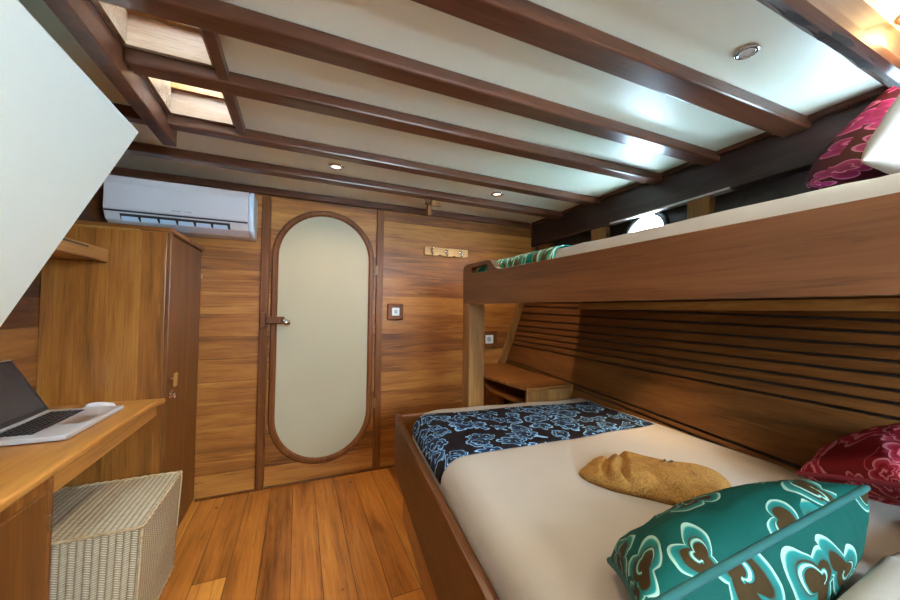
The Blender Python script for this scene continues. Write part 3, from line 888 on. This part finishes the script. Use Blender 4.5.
# last column follows the hull
for i, a in enumerate(al2):
    if i < len(al2) - 6: continue
for j in range(len(tl)):
    last = V[-1][j]; lim = hx(last.co.y, ZM) - .016
    x0_ = V[20][j].co.x; x1_ = V[-1][j].co.x
    k = (lim - x0_) / (x1_ - x0_)
    for i in range(21, len(V)):
        V[i][j].co.x = x0_ + (V[i][j].co.x - x0_) * k
skirt(b, V, .44)
o = obj('mattress', b, M['sheet'], smooth=True, origin=(1.0, .9, .44))
tag(o, 'wide lower mattress in a smooth cream sheet on the bed box', 'mattress')
# runner
RA = [.0, .003, .01, .02, .035, .055, .075, .10, .13, .16, .2] + [.2 + i * .03 for i in range(1, 35)]
b = BM(); rows, uvs = [], []
nt = 26
for a in [a for a in RA if a < 1.19]:
    r, u_ = [], []
    t0 = .165 + .065 * (a / 1.15) * 0 + .0 ; t1 = .70 - .10 * (a / 1.15)
    # far and near edges, measured from the foot
    for k in range(nt + 1):
        t = t0 + (t1 - t0) * k / nt
        p = matt_point(a, t, .0035)
        x0_ = matt_point(RA[20], t).x
        if a > RA[20]:
            xe = matt_point(al2[-1], t).x; lim = hx(p.y, ZM) - .02
            p.x = x0_ + (p.x - x0_) * (lim - x0_) / (xe - x0_)
        r.append(p); u_.append((p.x * 1.0 - (.06 - a if a < .06 else 0), p.y))
    rows.append(r); uvs.append(u_)
grid_surface(b, rows, uvs)
o = obj('bed_runner', b, M['blue'], smooth=True, origin=(1.0, 1.35, .70))
so = o.modifiers.new('s', 'SOLIDIFY'); so.thickness = .003; so.offset = 1
tag(o, 'black bed runner printed with pale blue cloud outlines across the lower mattress', 'bed runner')

# towel: folded slab
def towel():
    b = BM()
    c = Vector((1.05, .765, ZM + .001)); ux = Vector((.38, -.92, 0)).normalized(); uy = Vector((.92, .38, 0)).normalized()
    L, Wd, Hh = .40, .245, .058
    rows, uvs = [], []
    nI, nJ = 48, 28
    for i in range(nI + 1):
        s = -1 + 2 * i / nI; r, u_ = [], []
        for j in range(nJ + 1):
            th = PI * j / nJ
            k = math.cos(th); e = math.sin(th)
            env = max(0, 1 - abs(s) ** 6) ** .5
            taper = 1 - .25 * max(0, -s - .35) - .1 * max(0, s - .5)
            hgt = Hh * (1 - .75 * max(0, -s - .50) / .5 * 1.0) * env
            fold = -.034 * math.exp(-((s + .62 + .22 * k) / .05) ** 2) - .030 * math.exp(-((s + .40 + .30 * k) / .05) ** 2) - .026 * math.exp(-((s - .02 + .45 * k) / .06) ** 2) * max(0, .3 - k) + .005 * math.sin(5 * s - 3 * k)
            p = c + ux * (s * L / 2) + uy * (math.copysign(abs(k) ** .55, k) * Wd / 2 * taper * (.5 + .5 * env)) + uy * .03 * math.sin(s * 2)
            z = hgt * (e ** .5) + (fold * e if hgt > .01 else 0) + .004 * mnoise.noise((s * 3, k * 3, 1)) * e
            p = Vector((p.x, p.y, c.z + max(0, z)))
            r.append(p); u_.append((s * .2, k * .1))
        rows.append(r); uvs.append(u_)
    V = grid_surface(b, rows, uvs)
    for i in range(nI): b.faces.new((V[i][0], V[i + 1][0], V[i + 1][-1], V[i][-1]))
    bmesh.ops.remove_doubles(b, verts=b.verts[:], dist=2e-4)
    o = obj('towel', b, M['towel'], smooth=True, origin=(1.06, .79, ZM))
    tag(o, 'folded tan terry towel lying on the lower mattress', 'towel')
    m = BM()
    o0 = c + ux * .04 + uy * .062 + Vector((0, 0, Hh + .0005))
    for k, (du, dv, w_, h_) in enumerate(((-.018, 0, .006, .010), (-.006, .001, .004, .012), (.004, 0, .005, .009), (.014, 0, .008, .003), (.014, .006, .008, .003), (-.012, .016, .014, .003), (.004, .019, .012, .003))):
        q = o0 + uy * -du * 1.2 + ux * -dv * 1.2
        hexa(m, [q + uy * sa * w_ / 2 + ux * sb * h_ / 2 + Vector((0, 0, zz_)) for zz_ in (-.012, .0) for sa, sb in ((-1, -1), (1, -1), (1, 1), (-1, 1))])
    obj('stitched_mark', m, M['key'], o, label='small grey stitched mark')
towel()

# ------------------------------------------------------------------ cushions
def cushion(name, A, B, C, D, T, mat, pipe, label, cat, group=None, n=26, pull=.06, wr=.006, seed=0, asym=(1, 1), power=.42):
    A, B, C, D = map(Vector, (A, B, C, D))
    nrm = ((B - A).cross(D - A)).normalized()
    c = (A + B + C + D) / 4
    lu, lv = ((B - A).length + (C - D).length) / 2, ((D - A).length + (C - B).length) / 2
    def base(u, v):
        s, t = 2 * u - 1, 2 * v - 1
        s2 = s * (1 - pull * (1 - t * t)); t2 = t * (1 - pull * (1 - s * s))
        u2, v2 = (s2 + 1) / 2, (t2 + 1) / 2
        return A.lerp(B, u2).lerp(D.lerp(C, u2), v2)
    def side(sg, k):
        rows, uvs = [], []
        for i in range(n + 1):
            r, u_ = [], []
            for j in range(n + 1):
                # denser sampling near the edges
                u = .5 - .5 * math.cos(PI * i / n); v = .5 - .5 * math.cos(PI * j / n)
                s, t = 2 * u - 1, 2 * v - 1
                h = T * k * (max(0, (1 - s * s) * (1 - t * t))) ** power
                e = (1 - s * s) * (1 - t * t)
                edge = min(1, 6 * e) * (1 - .6 * e)
                h += wr * edge * mnoise.noise((u * 7 + seed, v * 7, sg * 3 + seed)) + wr * .6 * edge * mnoise.noise((u * 15 + seed, v * 5, sg))
                r.append(base(u, v) + nrm * (sg * h)); u_.append(((.4 * u + .6 * i / n) * lu * 1.12 + (0 if sg > 0 else 3.3), (.4 * v + .6 * j / n) * lv * (1.12 if k < 1 else 1.45)))
            rows.append(r); uvs.append(u_)
        return rows, uvs
    t = thing(name, c, label, cat, group)
    b = BM()
    for sg, k in ((1, asym[0]), (-1, asym[1])):
        r, u = side(sg, k); grid_surface(b, r, u)
    bmesh.ops.remove_doubles(b, verts=b.verts[:], dist=1e-5)
    obj('cover', b, M[mat], t, smooth=True)
    if pipe:
        P = []
        for k in range(20): P.append(base(k / 20, 0))
        for k in range(20): P.append(base(1, k / 20))
        for k in range(20): P.append(base(1 - k / 20, 1))
        for k in range(20): P.append(base(0, 1 - k / 20))
        b = BM(); tube(b, P, .0065, 8, True); obj('piping', b, M[pipe], t, smooth=True)
    return t
cushion('cushion', (1.105, .32, .885), (.405, .31, .868), (.60, .53, .735), (1.17, .50, .735), .10, 'green', 'teal_pipe',
        'teal batik cushion with brown and white motifs leaning on the lower bed pillow', 'cushion', 'batik cushions', seed=1, pull=.03, asym=(1.35, .74), n=36, wr=.009)
cushion('cushion', (1.27, .31, .86), (1.56, .15, .95), (1.69, .38, .89), (1.43, .555, .755), .09, 'red', 'red_pipe',
        'crimson batik cushion with pink outlines against the slatted hull on the lower bed', 'cushion', 'batik cushions', seed=4, pull=.05, n=36, wr=.010)
cushion('pillow', (.45, -.10, .765), (1.10, -.10, .765), (1.12, .30, .755), (.47, .28, .755), .065, 'white', None,
        'plump white pillow under the teal cushion on the lower bed', 'pillow', 'white pillows', seed=8, pull=.05)
cushion('pillow', (1.12, -.12, .765), (1.62, -.12, .765), (1.62, .30, .745), (1.13, .30, .745), .06, 'white', None,
        'plump white pillow beneath the crimson cushion on the lower bed', 'pillow', 'white pillows', seed=12, pull=.05)

# ------------------------------------------------------------------ bunk bed
bk = thing('bunk_bed', (1.4, .9, 1.28), 'upper teak bunk with a deep side board on one flat post', 'bunk bed')
XB = .95
out = [(1.956, 1.285), (1.961, 1.50), (1.945, 1.522), (1.90, 1.529), (1.66, 1.527), (1.625, 1.521), (1.60, 1.50), (1.575, 1.478), (1.54, 1.468), (1.49, 1.464), (-.25, 1.464), (-.25, 1.285)]
hole = [(1.70 + .028 * 0 + .0, 0)]
HZc, hy0, hy1, hr = 1.484, 1.650, 1.845, .018
hole = [(hy1 - hr + hr * math.cos(t), HZc + hr * math.sin(t)) for t in [-PI / 2 + PI * k / 8 for k in range(9)]] + [(hy0 + hr - hr * math.cos(t), HZc - hr * math.sin(t)) for t in [-PI / 2 + PI * k / 8 for k in range(9)]]
def plate_with_hole(outl, hol, x0, x1):
    b = BM()
    eds = []
    for loop in (outl, hol):
        v = [b.verts.new((x0, y, z)) for y, z in loop]
        for i in range(len(v)): eds.append(b.edges.new((v[i], v[(i + 1) % len(v)])))
    r = bmesh.ops.triangle_fill(b, use_beauty=True, use_dissolve=False, edges=eds)
    fs = [g for g in r['geom'] if isinstance(g, bmesh.types.BMFace)]
    e = bmesh.ops.extrude_face_region(b, geom=fs)
    bmesh.ops.translate(b, vec=(x1 - x0, 0, 0), verts=[g for g in e['geom'] if isinstance(g, bmesh.types.BMVert)])
    return b
obj('side_board', plate_with_hole(out, hole, XB, XB + .035), M['railY'], bk, bevel=.003)
b = BM(); box(b, XB, XB + .105, 1.865, 1.955, .421, 1.2845); obj('post', b, M['post'], bk, bevel=.003)
b = BM(); box(b, XB + .036, 1.90, -.25, 1.90, 1.326, 1.336); obj('base_boards', b, M['gold'], bk)
obj('ledger', LEDGER, M['gold'], bk, bevel=.002)
b = BM(); box(b, XB + .036, 1.90, 1.90, 1.93, 1.30, 1.44); obj('end_board', b, M['teakX'], bk, bevel=.003)

b = BM(); lathe(b, [(.045, 1.3255), (.045, 1.318), (.036, 1.314), (.032, 1.318)], (1.64, 1.10, 0), 'Z', 24, closed=False); lm = obj('berth_lamp', b, M['chrome'], bk, smooth=True)
b = BM(); lathe(b, [(.031, 1.3175), (.031, 1.3150)], (1.64, 1.10, 0), 'Z', 20, closed=False); obj('lamp_bulb', b, M['bulb'], lm)
# upper mattress
b = BM()
rows = []
UA = [0, .003, .01, .02, .035, .055, .08] + [.08 + i * .045 for i in range(1, 22)]
UT = [0, .003, .01, .02, .035, .055, .08] + [.08 + i * .045 for i in range(1, 46)]
def up_z(a, t, x, y):
    d = min(a, t) if not (a < .08 and t < .08) else .08 - math.hypot(.08 - a, .08 - t)
    return 1.522 - ease(d, .06) + .004 * mnoise.noise((x * 5, y * 6, 2)) + .0025 * mnoise.noise((x * 13, y * 22, 5))
def up_pt(a, t, lift=0):
    y = 1.885 - t; lim = hx(y, 1.5) - .02
    x = XB + .038 + a
    a_max = UA[-1]
    x = XB + .038 + a / a_max * (lim - XB - .038)
    return Vector((x, y, up_z(a, t, x, y) + lift))
rows = [[up_pt(a, t) for t in UT] for a in UA]
V = grid_surface(b, rows); skirt(b, V, 1.337)
o = obj('mattress', b, M['sheet'], smooth=True, origin=(1.4, .9, 1.337))
tag(o, 'thin upper mattress in a cream sheet on the top bunk', 'mattress')
b = BM(); rows, uvs = [], []
for a in UA:
    r, u_ = [], []
    for k in range(25):
        t = .012 + .72 * k / 24
        p = up_pt(a, t, .007 + .006 * max(0, mnoise.noise((a * 6, t * 8, 3)))); r.append(p); u_.append((p.x, p.y))
    rows.append(r); uvs.append(u_)
grid_surface(b, rows, uvs)
o = obj('blanket', b, M['green_small'], smooth=True, origin=(1.4, 1.6, 1.52))
so = o.modifiers.new('s', 'SOLIDIFY'); so.thickness = .005; so.offset = 1
tag(o, 'teal batik blanket folded over the far end of the top bunk', 'blanket')
cushion('cushion', (1.285, .46, 1.60), (1.66, .46, 1.56), (1.93, .40, 1.76), (1.66, .41, 1.955), .115, 'red_floral', None,
        'burgundy floral cushion with pink petals on the top bunk', 'cushion', 'batik cushions', seed=21, pull=.04, n=36, wr=.009)
cushion('pillow', (1.17, .335, 1.60), (1.62, .30, 1.58), (1.72, .20, 1.78), (1.36, .31, 1.82), .06, 'white', None,
        'white pillow propped in front of the floral cushion on the top bunk', 'pillow', 'white pillows', seed=25, pull=.04)

# ------------------------------------------------------------------ corner table
ct = thing('corner_table', (1.5, 2.2, 0), 'low teak corner table between the bed foot and the back wall under the bunk', 'table')
ZT2 = .768
b = BM()
xs = [(y, hx(y, .76) - .02) for y in (1.77, 1.95, 2.2, 2.45, 2.715)]
pts = [(1.31, 1.77)] + [(x, y) for y, x in xs] + [(1.41, 2.715), (1.27, 2.21)]
prism(b, [(x, y, ZT2 - .022) for x, y in pts], (0, 0, .022)); obj('table_top', b, M['teakX'], ct, bevel=.005)
b = BM(); xh = hx(1.79, .5) - .05
hexa(b, [(1.31, 1.775, .0), (1.40, 1.775, .0), (1.40, 1.795, .0), (1.31, 1.795, 0), (1.31, 1.775, ZT2 - .023), (1.685, 1.775, ZT2 - .023), (1.685, 1.795, ZT2 - .023), (1.31, 1.795, ZT2 - .023)])
obj('front_panel', b, M['post'], ct, bevel=.003)
b = BM(); prism(b, [(x, y, .64) for x, y in ((1.33, 1.797), (1.60, 1.797), (1.62, 2.70), (1.46, 2.70), (1.31, 2.21))], (0, 0, .02)); obj('lower_shelf', b, M['teakX'], ct, bevel=.003)
b = BM(); hexa(b, [(1.44, 2.25, 0), (1.455, 2.25, 0), (1.505, 2.70, 0), (1.49, 2.70, 0), (1.44, 2.25, .638), (1.455, 2.25, .638), (1.505, 2.70, .638), (1.49, 2.70, .638)])
obj('side_panel', b, M['teakX'], ct)

# ------------------------------------------------------------------ small wall things
cr = thing('coat_rack', (1.15, 2.71, 1.73), 'pale pine coat rack with three chrome hooks on the back wall', 'coat rack')
b = BM(); y0 = 2.698
oz = [(.95, 1.772), (1.352, 1.772), (1.352, 1.708)]
for xa in (1.30, 1.17, 1.035):
    oz += [(xa, 1.700), (xa - .012, 1.713), (xa - .03, 1.716)] if xa != 1.30 else [(1.27, 1.704), (1.235, 1.704), (1.222, 1.716)]
oz = [(.95, 1.772), (1.352, 1.772), (1.352, 1.712), (1.305, 1.702), (1.235, 1.702), (1.222, 1.716), (1.205, 1.702), (1.10, 1.702), (1.087, 1.716), (1.07, 1.702), (.965, 1.702), (.95, 1.712)]
prism(b, [(x, y0, z) for x, z in oz], (0, .0205, 0)); obj('rack_board', b, M['pale'], cr, bevel=.003)
for x in (1.01, 1.145, 1.28):
    b = BM()
    tube(b, [(x, y0 - .002, 1.752), (x, y0 - .010, 1.745), (x, y0 - .012, 1.715), (x, y0 - .026, 1.700), (x, y0 - .040, 1.712), (x, y0 - .042, 1.725)], [.007, .005, .004, .004, .004, .006], 10)
    tube(b, [(x, y0 - .010, 1.745), (x, y0 - .030, 1.752), (x, y0 - .036, 1.765)], [.004, .004, .006], 10)
    lathe(b, [(.012, 0), (.012, -.003), (.006, -.005)], (x, y0, 1.745), 'Y', 16, closed=False)
    obj('hook', b, M['chrome'], cr, smooth=True)
sw = thing('light_switch', (.713, 2.715, 1.225), 'white light switch in a square teak frame beside the oval door', 'light switch')
b = BM(); box(b, .648, .778, 2.695, 2.7195, 1.162, 1.29); obj('frame', b, M['ring'], sw, bevel=.008)
b = BM(); box(b, .683, .743, 2.691, 2.6955, 1.195, 1.258); p_ = obj('plate', b, M['switchw'], sw, bevel=.003)
b = BM(); box(b, .700, .726, 2.688, 2.6915, 1.212, 1.242); obj('rocker', b, M['switchgrey'], p_, bevel=.002, label='grey rocker')
so_ = thing('power_socket', (1.56, 2.715, .985), 'white power socket in a teak frame above the corner table', 'socket')
b = BM(); box(b, 1.50, 1.66, 2.697, 2.7195, .915, 1.06); obj('frame', b, M['ring'], so_, bevel=.006)
b = BM(); box(b, 1.535, 1.615, 2.693, 2.6975, .950, 1.025); p_ = obj('plate', b, M['switchw'], so_, bevel=.003)
b = BM(); lathe(b, [(.022, 0), (.022, -.002), (.018, -.0025)], (1.57, 2.693, .988), 'Y', 20, closed=False)
for s in (-.009, .009): cyl(b, (1.57 + s, 2.6925, .988), (1.57 + s, 2.6895, .988), .003, 8)
obj('outlet_face', b, M['switchgrey'], p_)
hb = thing('wooden_peg', (.85, 2.33, 2.03), 'small pale wooden peg bracket hanging from the rearmost ceiling beam', 'bracket')
b = BM(); box(b, .838, .866, 2.322, 2.352, 1.925, BZ + .001); obj('peg', b, M['post'], hb, bevel=.003)
b = BM(); box(b, .855, .935, 2.300, 2.3219, 1.995, 2.050); obj('cross_block', b, M['post'], hb, bevel=.004)
b = BM(); box(b, .812, .842, 2.290, 2.3219, 2.0, 2.045); obj('dark_block', b, M['beam'], hb, bevel=.004, label='dark end block')

# ------------------------------------------------------------------ light
W = bpy.data.worlds.new('world'); SC.world = W; W.use_nodes = True
bg = W.node_tree.nodes['Background']; bg.inputs[0].default_value = (.60, .82, 1.0, 1); bg.inputs[1].default_value = 45.0
def light(name, kind, loc, energy, col, size=.05, rot=None, **k):
    l = bpy.data.lights.new(name, kind); l.energy = energy; l.color = col
    if kind == 'AREA':
        l.shape = 'RECTANGLE'; l.size, l.size_y = size
    else: l.shadow_soft_size = size
    for a, v in k.items(): setattr(l, a, v)
    o = bpy.data.objects.new(name, l); o.location = loc; COL.objects.link(o)
    if rot: o.rotation_euler = rot
    return o
WARM = (1, .80, .54)
for i, (x, y) in enumerate(((.185, 2.10), (1.28, 2.10), (.185, .605), (.185, -.6), (1.28, -.6))):  # last three have no fixture, added out of view as fill light
    light('downlight_and_fill', 'SPOT', (x, y, ZC - .012), 24, WARM, .03, spot_size=math.radians(150), spot_blend=.6)
light('lamp_glow', 'POINT', (1.54, .325, ZC - .045), 2.8, (1, .62, .24), .025)
light('berth_light', 'SPOT', (1.64, 1.10, 1.309), 20, (1, .76, .44), .02, (0, math.radians(32), 0), spot_size=math.radians(100), spot_blend=.9)
# daylight comes from the sky through the skylight and the added opening behind the viewer

vs_ = SC.view_settings
SC.display_settings.display_device = 'sRGB'
vs_.view_transform = 'Standard'; vs_.look = 'None'; vs_.gamma = 1; vs_.exposure = .3; vs_.use_curve_mapping = False
